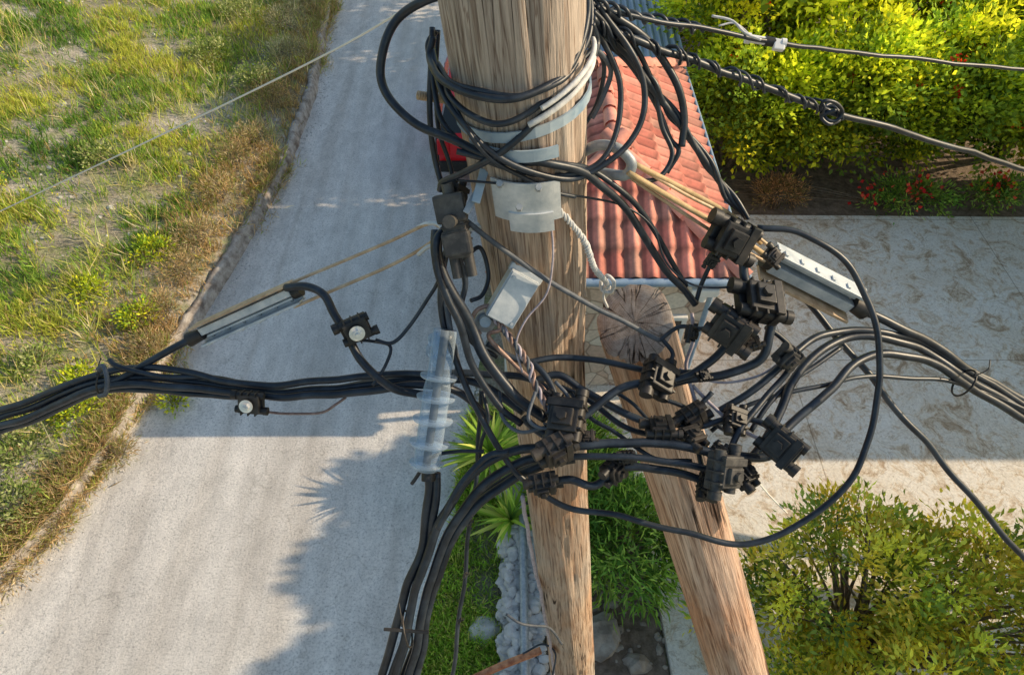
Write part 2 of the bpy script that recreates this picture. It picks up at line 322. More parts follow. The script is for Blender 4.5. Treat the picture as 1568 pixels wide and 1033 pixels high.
for y in yy:
    e=ledge(y); n1=.07*mnoise.noise(Vector((y*1.1,1,0)))+.05*mnoise.noise(Vector((y*4,3,0))); n2=.08*mnoise.noise(Vector((y*1.7,5,0)))+.05*mnoise.noise(Vector((y*6,5,0)))
    for (dx,z) in ((.04+n1*.5,0),(.01+n1*.7,.10),(-.01+n1,WH-.01+n2),(-.06,WH+.03+n2),(-.14+n1,WH+.01+n2),(-.2,.08)): V.append((e+dx,y,z))
for j in range(len(yy)-1):
    for i in range(5): a=j*6+i; Fc.append((a,a+1,a+7,a+6))
b.add(V,Fc); b.obj("roadside_retaining_wall",[WALLC])
def slab(name,pts,z,mat,th=.1):
    b=B(); n=len(pts); V=[(x,y,z) for x,y in pts]+[(x,y,z-th) for x,y in pts]
    b.add(V,[tuple(range(n))]+[(i,n+i,n+(i+1)%n,(i+1)%n) for i in range(n)],0,False); return b.obj(name,[mat])
slab("patio",[(1.75,1.0),(10.4,1.0),(10.4,9.35),(2.2,9.45),(.6,5.8),(.9,5.0),(1.6,3.9)],.10,PATIO)
slab("garden_bed",[(2.2,9.47),(14,9.37),(14,18),(2.8,18)],.05,SOIL)
slab("soil_patch",[(.45,.4),(1.72,.4),(1.72,1.0),(1.57,3.88),(.6,4.9),(.3,4.2)],.03,SOIL)
# ================================================================ GRASS
def grass_field(name,n,fn_xy,h,wd,colf,keep,lean=.45):
    X,Y,Z=fn_xy(n); k=np.array([keep(x,y) for x,y in zip(X,Y)]); k=rng.uniform(size=len(X))<k; X,Y,Z=X[k],Y[k],Z[k]; n=len(X)
    P=np.stack([X,Y,Z],1); D=np.stack([rng.normal(0,lean,n),rng.normal(0,lean,n),np.ones(n)],1)
    hh=h*rng.uniform(.5,1.5,n); C=colf(X,Y,n); return leaves(name,P,D,hh,wd*rng.uniform(.6,1.4,n),C)
def bankxy(n):
    nt_=n//14; Y0=rng.uniform(1.2,21,nt_); U0=.1+rng.power(1.15,nt_)*10.0
    Y=np.repeat(Y0,14)+rng.normal(0,.05,nt_*14); U=np.maximum(.06,np.repeat(U0,14)+rng.normal(0,.05,nt_*14))
    E=np.interp(Y,[a for a,b in LE],[b for a,b in LE]); Z=np.array([bank(u,y) for u,y in zip(U,Y)])-.01; return E-U,Y,Z
def nz2(x,y,s,o=0): return mnoise.noise(Vector((x*s,y*s,o)))
def gcol(X,Y,n):
    E=np.interp(Y,[a for a,b in LE],[b for a,b in LE]); U=E-X
    nn=np.array([nz2(x,y,.55,2)+.5*nz2(x,y,1.7,6) for x,y in zip(X,Y)])+rng.normal(0,.2,n)
    green=np.array((.27,.43,.09)); yel=np.array((.52,.56,.13)); br=np.array((.52,.38,.23)); dk=np.array((.14,.27,.06))
    C=np.where((nn>.14)[:,None],yel,green); C=np.where((nn<-.25)[:,None],dk,C)
    pb=np.clip(1.1-U/1.5,0,.85)+.12; C=np.where((rng.uniform(size=n)<pb)[:,None],br,C); return C*rng.uniform(.7,1.3,(n,1))
def gkeep(x,y): return float(np.clip(.58+1.7*nz2(x,y,.8,7)+.9*nz2(x,y,2.2,3),.05,1))
grass_field("grass",320000,bankxy,.17,.016,gcol,gkeep)
def weedcol(X,Y,n): return pal(n,[(.66,.56,.36),(.56,.58,.16),(.28,.42,.09),(.72,.66,.54)],[.28,.27,.3,.15])
grass_field("dry_weeds",40000,bankxy,.38,.013,weedcol,lambda x,y: float(np.clip(.25+2.2*nz2(x,y,.7,11),0,1)))
def wallxy(n):
    k=n//22; Y0=rng.uniform(1.2,20,k); U0=rng.normal(.14,.14,k); Y=np.repeat(Y0,22)+rng.normal(0,.06,k*22); U=np.repeat(U0,22)+rng.normal(0,.05,k*22)
    E=np.interp(Y,[a for a,b in LE],[b for a,b in LE]); Z=np.where(U>.02,WH+.02,.02); return E-U,Y,Z
grass_field("wall_weeds",50000,wallxy,.18,.013,lambda X,Y,n: pal(n,[(.54,.40,.26),(.42,.31,.2),(.36,.44,.12),(.64,.55,.4)],[.3,.25,.27,.18]),lambda x,y: float(np.clip(.28+1.6*nz2(1,y,.7,21)+(.4 if y<7 else 0),0,1)),.9)
def flowxy(n):
    X,Y,Z=bankxy(n); return X,Y,Z+.13
grass_field("yellow_wildflowers",12000,flowxy,.03,.03,lambda X,Y,n: pal(n,[(.8,.72,.06),(.85,.82,.5)],[.75,.25]),lambda x,y: float(np.clip(.15+1.6*nz2(x,y,.6,31),0,1)),1.5)
def vergexy(n):
    Y=rng.uniform(1.2,5.4,n); R=np.interp(Y,[a for a,b in RE],[b for a,b in RE]); X=R+rng.power(.8,n)*.9-.05; return X,Y,np.full(n,0.0)
grass_field("verge_grass",38000,vergexy,.14,.015,lambda X,Y,n: pal(n,[(.34,.54,.10),(.52,.64,.15),(.66,.6,.26)],[.45,.35,.2]),lambda x,y: float(np.clip(.6+1.5*nz2(x,y,1.5,4),.1,1)))
def shrub(name,blobs,nclump,nper,cs,L,W,cols,wts=None,r0=.02,k=14,base=None):
    e=empty(name); P,D,C,cc=crown(blobs,nclump,nper,cs,cols,wts)
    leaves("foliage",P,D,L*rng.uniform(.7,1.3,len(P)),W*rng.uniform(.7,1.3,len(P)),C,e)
    base=base or (blobs[0][0],blobs[0][1],max(0,blobs[0][2]-blobs[0][5])); stems("stems",base,cc,r0,e,k); return e
def onbank(px,py):
    d=10.0
    for _ in range(30):
        p=cp(px,py,d); z=bank(ledge(p.y)-p.x,p.y); ray=cp(px,py,1)-CAM; d=(z-8)/ray.z
    return cp(px,py,d)
YG=[(.72,.74,.05),(.52,.6,.06),(.28,.42,.06)]
for (px,py,r) in ((240,395,.28),(212,495,.24),(120,640,.3),(40,700,.35),(330,95,.5),(370,30,.45),(60,560,.25),(150,250,.3),(270,620,.12),(30,780,.3),(130,590,.25),(395,130,.4),(140,455,.2)):
    p=onbank(px,py); shrub("bank_shrub",[(p.x,p.y,p.z+.1,r,r,r*.7)],int(40*r/.25),14,.07,.06,.028,YG if py>300 and px>100 else [(.36,.42,.18),(.5,.52,.3),(.24,.34,.1)],None,.008,8)
BR=[(.6,.42,.26),(.42,.30,.19),(.66,.55,.4),(.34,.36,.15)]
for (px,py,r) in ((300,370,.35),(340,300,.35),(385,220,.35),(415,160,.4),(440,90,.45),(440,40,.5),(280,420,.3),(90,800,.25),(180,700,.2),(250,480,.25),(230,540,.22),(360,250,.35),(20,870,.25),(460,10,.4)):
    p=onbank(px,py); shrub("dry_bush",[(p.x,p.y,p.z+.1,r,r*1.2,r*.6)],int(60*r/.25),18,.08,.075,.009,BR if py>120 else [(.68,.62,.52),(.52,.47,.38),(.4,.4,.25)],None,.006,16)
def rocks(name,spots,mat,sub=2):
    b=B()
    for (x,y,z,r) in spots:
        bm=bmesh.new(); bmesh.ops.create_icosphere(bm,subdivisions=sub,radius=r); o=Vector((random.random()*50,0,0))
        sx,sy,sz=random.uniform(.8,1.3),random.uniform(.7,1.2),random.uniform(.5,.8)
        V=[]
        for v in bm.verts:
            k=1+.45*mnoise.noise(v.co/r*1.1+o); V.append((x+v.co.x*k*sx,y+v.co.y*k*sy,z+v.co.z*k*sz))
        bm.verts.index_update(); b.add(V,[[v.index for v in f.verts] for f in bm.faces],0,False); bm.free()
    return b.obj(name,[mat])
sp=[]
for i in range(700):
    y=random.uniform(1.5,19); e=ledge(y); sp.append((e+abs(random.gauss(0,.14))+.05,y,.015,random.uniform(.006,.02)))
for i in range(500):
    y=random.uniform(1.5,6); sp.append((redge(y)+random.gauss(0,.1),y,.012,random.uniform(.006,.025)))
for i in range(700):
    y=random.uniform(1.5,19); u=random.uniform(.3,9); sp.append((ledge(y)-u,y,bank(u,y),random.uniform(.02,.06)))
rocks("loose_stones",sp,STONE,1)
sp=[]
for i in range(46):
    y=1.6+i*.058; x=.13+.04*math.sin(i)
    for k in range(4): sp.append((x+(k-1.5)*.10+random.uniform(-.02,.02),y,.28+random.uniform(0,.08),random.uniform(.05,.075)))
    for k in range(3): sp.append((x-.2,y+random.uniform(-.03,.03),.05+k*.1,random.uniform(.05,.08)))
rocks("low_stone_wall",sp,STONE)
b=B(); b.tube([(.13,1.5,.40),(.13,2.6,.41),(.12,4.2,.40)],.045,0,12); b.obj("drain_pipe",[GALVD])
rocks("garden_boulder",[(.95,2.35,.1,.24)],DSTONE); rocks("garden_boulder",[(-.3,2.45,.05,.18)],STONE); rocks("garden_boulder",[(-.12,2.0,.05,.16)],STONE); rocks("garden_boulder",[(1.35,2.1,.05,.16)],DSTONE); rocks("garden_boulder",[(.62,1.95,.08,.2)],STONE)
sp=[(random.uniform(.35,1.7),random.uniform(1.3,4),.04,random.uniform(.015,.05)) for _ in range(220)]; rocks("garden_gravel",sp,DSTONE)
# ================================================================ PLANTS right side
def yucca(name,x,y,z,R,n):
    e=empty(name); bb=B(); bb.tube([(x,y,0),(x+.02,y,z*.6),(x,y,z)],.05,0,8); bb.obj("trunk",[BARK],e)
    V=[];Q=[];C=[]
    for i in range(n):
        az=random.uniform(0,6.283); el=random.uniform(-.15,1.35); L=R*random.uniform(.7,1.15); wd=.03; hd=Vector((math.cos(az),math.sin(az),0)); s=Vector((-hd.y,hd.x,0)); col=random.choice([(.34,.52,.09),(.52,.68,.13),(.76,.78,.22),(.22,.36,.08)])
        for k in range(6):
            t=k/5; p=Vector((x,y,z+random.uniform(0,.01)))+hd*L*math.cos(el)*t+Vector((0,0,L*math.sin(el)*t-.35*L*t*t)); ww=wd*(1-t**1.6)*(.5+1.2*min(t*3,1))*.6+.0005
            V+= [p-s*ww,p+s*ww]; C+=[col,col]
            if k<5: a=len(V)-2; Q.append((a,a+1,a+3,a+2))
    npmesh("leaves",np.array([tuple(v) for v in V]),np.array(Q),np.array(C),LEAF,e)
yucca("yucca_plant",-.25,4.25,.75,.74,120); yucca("yucca_plant",-.02,3.6,.35,.55,70); yucca("yucca_plant",.25,4.7,.6,.6,70)
G1=[(.17,.34,.08),(.29,.47,.10),(.42,.58,.15)]
shrub("oleander_bush",[(1.25,3.25,.55,.7,.7,.55),(.8,3.9,.5,.5,.5,.5)],220,30,.10,.16,.026,G1,None,.015,26)
shrub("low_green_bush",[(.85,4.6,.35,.45,.35,.35)],90,30,.08,.11,.022,G1,None,.012,14)
OL=[(.60,.66,.12),(.86,.74,.12),(.34,.46,.12),(.90,.72,.15),(.18,.29,.09)]
OLB=[(3.3,2.55,1.2,1.0,.75,.8),(4.4,2.3,1.3,1.05,.85,.85),(2.5,2.2,.9,.65,.6,.6),(3.7,3.15,.95,.75,.5,.55),(3.6,1.5,1.3,.9,.6,.8),(5.1,2.2,1.0,.7,.7,.7),(2.9,1.5,.9,.7,.5,.6)]
shrub("garden_shrub",OLB,400,54,.08,.08,.034,OL,[.26,.27,.18,.19,.10],.03,110,(3.6,2.2,.1))
HB=[(4.0,10.5,1.4,1.15,.9,1.35),(5.6,10.5,1.5,1.3,.9,1.5),(7.3,10.5,1.5,1.3,.9,1.5),(9.0,10.5,1.5,1.3,.9,1.45),(4.8,10.4,1.2,.9,.7,1.2),(6.4,10.4,1.2,.9,.7,1.2),(8.2,10.4,1.2,.9,.7,1.2),
    (3.9,12.0,2.5,1.2,1.2,1.7),(5.8,12.1,2.5,1.4,1.2,1.7),(7.9,12.0,2.3,1.4,1.2,1.6),(10,12.0,2.3,1.5,1.3,1.5)]
HB2=[(4.1,11.1,3.5,1.0,.75,1.05),(4.2,13.2,3.6,1.4,1.2,1.8),(6,14,2.9,1.5,1.3,1.7),(8.5,14,2.8,1.5,1.3,1.6),(11,14,2.8,1.5,1.4,1.6),(4.4,15.4,3.9,1.5,1.5,2.0),(7,16.5,3.0,1.8,1.5,1.8),(10,16.5,3.0,1.8,1.5,1.8),(4.6,18,4.0,1.6,1.6,2.2)]  # back crowns raised, one clump added, so their shadow spans the road
HG=[(.58,.68,.05),(.44,.57,.07),(.25,.40,.08),(.82,.80,.06),(.12,.22,.06)]
e=empty("flowering_hedge_trees"); P,D,C,cc=crown(HB,2300,58,.15,HG,[.28,.26,.18,.17,.11])
hi=np.clip((P[:,2]-.9)/1.9,0,1)[:,None]; C=C*(.55+.6*hi)+np.array((.10,.08,0))*hi  # sunlit yellow top and shaded foot of the hedge painted into leaf colour
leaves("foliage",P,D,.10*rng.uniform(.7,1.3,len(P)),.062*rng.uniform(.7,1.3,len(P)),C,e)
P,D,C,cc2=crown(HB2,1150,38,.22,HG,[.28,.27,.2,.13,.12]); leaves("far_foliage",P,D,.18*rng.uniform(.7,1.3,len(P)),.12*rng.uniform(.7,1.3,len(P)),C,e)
for (x,y) in ((4.1,10.9),(5.9,11.2),(7.6,11.2),(9.3,11.2),(4.1,12.6),(6.2,13),(8.6,13)):
    near=cc[(abs(cc[:,0]-x)<1.1)&(abs(cc[:,1]-y)<1.2)]; stems("trunk",(x,y,0),near,.05,e,8)
for (x,y) in ((4.1,11.4),(4.4,15),(8,15.5),(4.6,18.2)): stems("trunk",(x,y,0),cc2[(abs(cc2[:,0]-x)<1.8)&(abs(cc2[:,1]-y)<1.8)],.08,e,10)
fl=cc[rng.choice(len(cc),60)]; P=np.repeat(fl,14,axis=0)+rng.normal(0,.05,(840,3))+np.array((0,-.15,.08)); leaves("flowers",P,rng.normal(size=P.shape)+np.array((0,-1,.5)),.07,.06,pal(len(P),[(.8,.05,.03),(.85,.14,.06)]),e)
P=np.array([(7.0,9.6,.5)]*60+[(6.2,9.65,.45)]*30+[(8.3,9.6,.6)]*60)+rng.normal(0,.14,(150,3)); leaves("low_flowers",P,rng.normal(size=P.shape)+np.array((0,-1,.5)),.08,.07,pal(len(P),[(.8,.05,.06),(.85,.14,.1)]),e)
shrub("dry_brown_shrub",[(4.7,9.7,.3,.45,.25,.35)],90,24,.07,.07,.012,[(.6,.36,.2),(.44,.26,.15),(.34,.3,.14)],None,.01,24)
shrub("border_plant",[(7.0,9.7,.25,.8,.25,.3),(8.4,9.65,.3,.6,.25,.35),(3.2,9.75,.3,.5,.3,.35)],170,28,.08,.09,.03,G1,None,.01,20)
shrub("offframe_shadow_tree",[(8,2.9,4.25,1.1,1.0,1.15),(8,4.1,4.1,1.0,.8,1.05),(8,5.2,4.1,.9,.75,.95),(8,1.7,4.45,1.2,1.1,1.3),(8,.5,4.75,1.2,1.2,1.5)],820,58,.11,.18,.12,G1,None,.10,26,(8.0,2.6,0))  # tree added out of view to cast the diagonal shadow on the road
# ================================================================ BUILDINGS
def tile_plane(V,Q,C,o,u,v,poly,tw=.2,rh=.34):
    n=u.cross(v).normalized()
    if n.z<0: n=-n
    us_=[p[0] for p in poly]; vs_=[p[1] for p in poly]; du=tw/8; dv=rh/5
    nu=int((max(us_)-min(us_))/du)+1; nv=int((max(vs_)-min(vs_))/dv)+1; u0,v0=min(us_),min(vs_)
    def inside(a,b_):
        c=False; j=len(poly)-1
        for i in range(len(poly)):
            (x1,y1),(x2,y2)=poly[i],poly[j]
            if (y1>b_)!=(y2>b_) and a<(x2-x1)*(b_-y1)/(y2-y1)+x1: c=not c
            j=i
        return c
    base=len(V)
    for j in range(nv+1):
        for i in range(nu+1):
            a,b_=u0+i*du,v0+j*dv; w_=math.cos(2*math.pi*a/tw); ph=(j%5)/5
            hh=.04*(max(w_,-.35))+.04*(1-ph); V.append(o+u*a+v*b_+n*hh)
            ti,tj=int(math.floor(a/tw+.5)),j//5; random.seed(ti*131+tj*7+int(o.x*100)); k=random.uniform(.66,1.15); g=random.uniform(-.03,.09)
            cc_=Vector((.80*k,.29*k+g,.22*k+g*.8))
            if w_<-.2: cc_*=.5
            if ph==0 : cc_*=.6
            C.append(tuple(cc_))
    for j in range(nv):
        for i in range(nu):
            if inside(u0+(i+.5)*du,v0+(j+.5)*dv): a=base+j*(nu+1)+i; Q.append((a,a+1,a+nu+2,a+nu+1))
def hip_roof(x0,x1,y0,y1,z0,z1,parent):
    V=[];Q=[];C=[]; cx_=(x0+x1)/2; hw=(x1-x0)/2; rise=z1-z0; sl_=math.hypot(hw,rise)
    A=Vector
    tile_plane(V,Q,C,A((x0,y0,z0)),A((1,0,0)),A((0,hw,rise)).normalized(),[(0,0),(2*hw,0),(hw,sl_)])
    tile_plane(V,Q,C,A((x1,y1,z0)),A((-1,0,0)),A((0,-hw,rise)).normalized(),[(0,0),(2*hw,0),(hw,sl_)])
    L=y1-y0
    tile_plane(V,Q,C,A((x1,y0,z0)),A((0,1,0)),A((-hw,0,rise)).normalized(),[(0,0),(L,0),(L-hw,sl_),(hw,sl_)])
    tile_plane(V,Q,C,A((x0,y1,z0)),A((0,-1,0)),A((hw,0,rise)).normalized(),[(0,0),(L,0),(L-hw,sl_),(hw,sl_)])
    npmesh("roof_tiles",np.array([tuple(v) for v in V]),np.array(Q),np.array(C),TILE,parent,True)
    V=[];Q=[];C=[]
    def caps(p,q):
        n=int((q-p).length/.33)+1; d=(q-p).normalized(); s=d.cross(Vector((0,0,1))).normalized(); up=s.cross(d)
        for i in range(n):
            a=p+d*i*.33; k=random.uniform(.75,1.15)
            for (pp,r) in ((a,.10),(a+d*.37,.08)):
                for m_ in range(7):
                    t=math.pi*m_/6; V.append(pp+s*math.cos(t)*r+up*(math.sin(t)*r+.01+(.015 if r>.09 else 0))); C.append((.82*k,.36*k,.28*k))
            o=len(V)-14
            for m_ in range(6): Q.append((o+m_,o+m_+1,o+m_+8,o+m_+7))
    r1,r2=A((cx_,y0+hw,z1)),A((cx_,y1-hw,z1)); caps(r1,r2)
    for p,q in ((A((x0,y0,z0)),r1),(A((x1,y0,z0)),r1),(A((x0,y1,z0)),r2),(A((x1,y1,z0)),r2)): caps(p,q)
    npmesh("ridge_tiles",np.array([tuple(v) for v in V]),np.array(Q),np.array(C),TILE,parent,True)
house=empty("tile_roof_house")
b=B(); b.box(I4,2.35,4.2,2.4,0,0,(1.2,7.85,1.2)); b.obj("walls",[CLAD],house)
b=B(); b.box(I4,2.86,4.66,.08,0,.01,(1.2,7.83,2.42)); b.obj("soffit",[PLASTER],house)
hip_roof(-.22,2.62,5.5,10.15,2.47,3.25,house)
random.seed(11)
b=B(); b.tube([(-.25,5.46,2.45),(2.66,5.46,2.45)],.05,0,10); b.tube([(2.68,5.46,2.45),(2.68,10.2,2.45)],.03,0,10); b.tube([(2.4,5.5,2.42),(2.35,5.62,2.2),(2.33,5.62,.1)],.035,0,8); b.obj("gutter",[GUTTER],house)
b=B(); b.box(I4,.9,.06,2.0,0,.01,(.35,5.735,1.0)); b.box(I4,.76,.03,1.0,1,.005,(.35,5.70,1.35)); b.box(I4,.06,.07,.5,0,.01,(1.75,5.73,1.3)); b.box(I4,.06,.07,.5,0,.01,(2.15,5.73,1.3)); b.box(I4,.46,.07,.06,0,.01,(1.95,5.72,1.57)); b.box(I4,.46,.07,.06,0,.01,(1.95,5.72,1.03)); b.box(I4,.34,.04,.5,1,.0,(1.95,5.735,1.3)); b.obj("door_and_window",[WHITE,GLASS],house)
b=B(); b.box(I4,.32,.22,.12,0,.02,(2.2,5.55,2.28)); b.cyl(I4,.05,.1,0,12,loc=(2.2,5.5,2.18)); b.obj("wall_lamp_housing",[WHITE],house)
nb=empty("offframe_shadow_house")  # house added out of view to keep the upper patio in shade
b=B(); b.box(I4,5,5.2,4.5,0,0,(13.2,8.1,2.25)); b.obj("walls",[PLASTER],nb)
hip_roof(10.5,15.9,5.4,10.9,4.5,5.4,nb)
random.seed(12)
b=B()
for y in (6.6,9.4): b.box(I4,.05,1.1,1.2,0,.01,(10.675,y,1.7)); b.box(I4,.03,.9,1.0,1,.0,(10.655,y,1.7))
b.obj("windows",[WHITE,GLASS],nb)
shed=empty("metal_roof_shed")
b=B(); V=[];Fc=[]
for i in range(121):
    x=1.1+i*.015; z=.025*math.sin(2*math.pi*x/.12)
    V+=[(x,11.0,2.1+z),(x,13.6,2.35+z)]
for i in range(120): a=2*i; Fc.append((a,a+2,a+3,a+1))
b.add(V,Fc); b.obj("corrugated_roof",[CORR],shed)
b=B(); b.box(I4,1.7,2.4,2.05,0,0,(2.0,12.3,1.02)); b.obj("walls",[PLASTER],shed)
b=B(); b.box(I4,.8,.04,1.7,0,.01,(2.0,11.08,.86)); b.obj("door",[GUTTER],shed)
# ================================================================ CAR
car=empty("red_car"); cxx,cy0=-.55,10.4
prof=[(0,.35,.95),(.06,.28,1.0),(.35,.25,1.02),(.7,.25,1.0),(1.3,.25,.98),(2.6,.25,.96),(3.2,.25,.86),(3.75,.28,.76),(3.95,.35,.6)]
V=[];Fc=[]
for (y,zb,zt) in prof:
    hw=.84-.1*((y-2)/2)**4
    for (fx,z) in ((-.93,zb),(-1,zb+.18),(-.98,zt-.12),(-.86,zt),(.86,zt),(.98,zt-.12),(1,zb+.18),(.93,zb)): V.append((cxx+fx*hw,cy0+y,z))
for j in range(len(prof)-1):
    for i in range(8): a=j*8+i; c_=j*8+(i+1)%8; Fc.append((a,c_,c_+8,a+8))
Fc+=[tuple(range(7,-1,-1)),tuple(range(8*len(prof)-8,8*len(prof)))]
b=B(); b.add(V,Fc,0,True); b.obj("body",[RED],car)
b=B(); V=[]
for (y,z,hw) in ((.12,.98,.74),(.45,1.42,.60),(1.9,1.46,.60),(2.75,.95,.72)): V+=[(cxx-hw,cy0+y,z),(cxx+hw,cy0+y,z)]
V+=[(cxx-.78,cy0+.12,.9),(cxx+.78,cy0+.12,.9),(cxx-.78,cy0+2.75,.9),(cxx+.78,cy0+2.75,.9)]
b.add(V,[(0,1,3,2),(4,5,7,6)],1,False); b.add(V,[(2,3,5,4)],0,False); b.add(V,[(0,2,4,6),(1,7,5,3)],1,False); b.add(V,[(8,0,6,10),(9,11,7,1),(8,9,1,0)],0,False)
b.obj("cabin",[RED,GLASS],car)
b=B()
for y in (.7,3.2):
    for sx in (-.76,.76): b.cyl(I4,.31,.2,0,20,loc=(cxx+sx,cy0+y,.31),axis='x'); b.cyl(I4,.18,.21,1,16,loc=(cxx+sx,cy0+y,.31),axis='x')
b.obj("wheels",[RUBBER,GALV],car)
b=B(); b.box(I4,1.5,.1,.22,0,.03,(cxx,cy0,.42)); b.box(I4,.22,.06,.3,1,.02,(cxx-.66,cy0+.02,.8)); b.box(I4,.22,.06,.3,1,.02,(cxx+.66,cy0+.02,.8)); b.box(I4,.5,.02,.11,2,.0,(cxx,cy0-.005,.66)); b.obj("bumper_and_lights",[RUBBER,RED,WHITE],car)
# ================================================================ POLES
def axis_pt(z): t=(7.43-z)/4.48; return Vector((.0035+.41*t,1.267,z))
def pole(name,p_top,p_bot,rf,mat,nz_=240,seg=72,bevel=0):
    ax=(p_top-p_bot); L=ax.length; q=ax.to_track_quat('Z','Y'); V=[];Fc=[]
    far=q.inverted()@Vector((.1,1,0)); far.z=0; far.normalize()
    def top(x,y,s):
        wgt=max(0,1-(L-s)/.35); return s+wgt*bevel*(x*far.x+y*far.y)
    for j in range(nz_+1):
        s=L*(j/nz_)
        for k in range(seg):
            a=2*math.pi*k/seg; r=rf(L-s)
            r*=1+.06*mnoise.noise(Vector((math.cos(a)*1.6,math.sin(a)*1.6,s*.9)))+.03*mnoise.noise(Vector((math.cos(a)*6,math.sin(a)*6,s*1.2+5)))
            g=mnoise.noise(Vector((math.cos(a)*7,math.sin(a)*7,s*.35+20)))
            if abs(g)<.05: r-=.010*(1-abs(g)/.05)
            V.append((r*math.cos(a),r*math.sin(a),top(r*math.cos(a),r*math.sin(a),s)))
    for j in range(nz_):
        for k in range(seg): a=j*seg+k; c_=j*seg+(k+1)%seg; Fc.append((a,c_,c_+seg,a+seg))
    b=B(); b.add(V,Fc,0)
    o=len(b.v)-seg; ring=[Vector(b.v[o+k]) for k in range(seg)]; VV=[]; rs=[1,.96,.7,.45,.2,.0]
    for ri,rr in enumerate(rs):
        for p in ring: VV.append((p.x*rr,p.y*rr,L+bevel*rr*(p.x*far.x+p.y*far.y)+(0 if ri==0 else .004)+(.003*mnoise.noise(Vector((p.x*rr*30,p.y*rr*30,1))) if ri>1 else 0)))
    b.add(VV,[(i*seg+k,i*seg+(k+1)%seg,(i+1)*seg+(k+1)%seg,(i+1)*seg+k) for i in range(5) for k in range(seg)],1,True)
    ob=b.obj(name,[mat,ENDG]); ob.rotation_mode='QUATERNION'; ob.rotation_quaternion=q; ob.location=p_bot
    return ob
def rmain(s): return float(np.interp(s,[0,.5,1.14,1.51,2.41,4.98,8],[.130,.1325,.124,.113,.117,.145,.16]))
pole("wooden_utility_pole",axis_pt(7.93),axis_pt(-.05),rmain,WOOD)
st=cp(972,494,1.93); sb=cp(1132,1033,2.98); d_=(sb-st); sb2=st+d_*((st.z)/(-d_.z))
def rstrut(s): return float(np.interp(s,[0,.6,1.2,2.0,8],[.107,.113,.118,.122,.15]))
pole("wooden_brace_pole",st,sb2,rstrut,WOOD2,bevel=.55)
# ================================================================ POLE HARDWARE
def around(zc,R,a0,a1,tl=0,tph=0,n=24):
    out=[]
    for i in range(n+1):
        a=math.radians(a0+(a1-a0)*i/n); z=zc+tl*math.cos(a-tph); c=axis_pt(z); out.append(Vector((c.x+R*math.cos(a),c.y+R*math.sin(a),z)))
    return out
def band(b,zc,R,a0,a1,hgt,th,mi=0,tl=0,n=30):
    V=[];Fc=[]
    for i in range(n+1):
        a=math.radians(a0+(a1-a0)*i/n)
        for (r,dz) in ((R,-hgt/2),(R+th,-hgt/2),(R+th,hgt/2),(R,hgt/2)):
            z=zc+dz+tl*math.cos(a); c=axis_pt(z); V.append((c.x+r*math.cos(a),c.y+r*math.sin(a),z))
    for i in range(n):
        for k in range(4): a=i*4+k; c_=i*4+(k+1)%4; Fc.append((a,c_,c_+4,a+4))
    Fc+=[(3,2,1,0),(4*n,4*n+1,4*n+2,4*n+3)]; b.add(V,Fc,mi,False)
b=B(); band(b,7.245,.136,-200,160,.022,.004,0,.03); band(b,7.20,.138,-140,-62,.026,.004,0,.005); b.obj("pole_strap",[BLUEP])
b=B(); b.tube(around(7.265,.143,-85,30,.07),.006,0,10,3); b.tube(around(7.285,.145,-75,30,.07),.005,0,10,3); b.obj("white_guy_rope",[ROPE])
br=empty("pole_bracket")
b=B(); band(b,7.085,.137,-122,-62,.10,.004,0); band(b,7.035,.141,-108,-70,.05,.004,0); b.obj("curved_plate",[GALV],br)
b=B(); M=fr_at(735,285,1.42,75,10,0); b.box(M,.07,.018,.008,1); M=fr_at(722,310,1.43,62); b.box(M,.05,.014,.008,0)
for (x,y) in ((765,282),(825,288),(795,318)): b.cyl(fr_at(x,y,1.385),.007,.02,0,6)
b.obj("straps_and_bolts",[GALVD,BLUEP],br)
def P3(s): return [cp(*map(float,t.split())) for t in s.split(';')]
def PD(s): return [tuple(map(float,t.split())) for t in s.split(';')]
b=B(); b.tube(P3("870 255 1.55;895 232 1.49;922 222 1.46;950 230 1.45;967 250 1.46;958 268 1.48;930 266 1.5;900 262 1.53"),.0115,0,12); b.obj("pigtail_hook",[GALVD])
b=B(); Q=[cp(640,146,1.40),cp(720,158,1.46)]
b.tube(Q,.0075,0,10)
for i in range(12): t=i/12*.55; p=Q[0].lerp(Q[1],t); b.tube([p,p+(Q[1]-Q[0]).normalized()*.0022],.0095,0,10,1)
b.obj("threaded_bolt",[TAN])
b=B(); b.tube(P3("640 348 1.62;655 342 1.6;672 344 1.58;680 358 1.58;672 372 1.58;655 378 1.6;640 390 1.62"),.005,0,8); b.tube(P3("680 350 1.58;720 348 1.6;760 340 1.6"),.009,0,8); b.obj("pole_hook",[GALV])
bx=empty("metal_junction_box")
b=B(); M=fr_at(783,455,1.62,62,15,-12); b.box(M,.125,.075,.045,0,.004); b.box(M,.118,.068,.006,1,.001,(0,0,.026)); b.box(M,.02,.085,.02,0,.003,(.066,0,.0)); b.cyl(M,.004,.006,1,8,loc=(.05,.026,.031)); b.cyl(M,.004,.006,1,8,loc=(-.05,-.026,.031)); b.obj("box_body",[GALV,GALV],bx)
b=B(); b.cyl(fr_at(742,490,1.66,0,20,10),.026,.03,0,20); b.cyl(fr_at(742,490,1.64,0,20,10),.014,.03,1,12); b.obj("porcelain_knob",[GALVD,BLUEP])
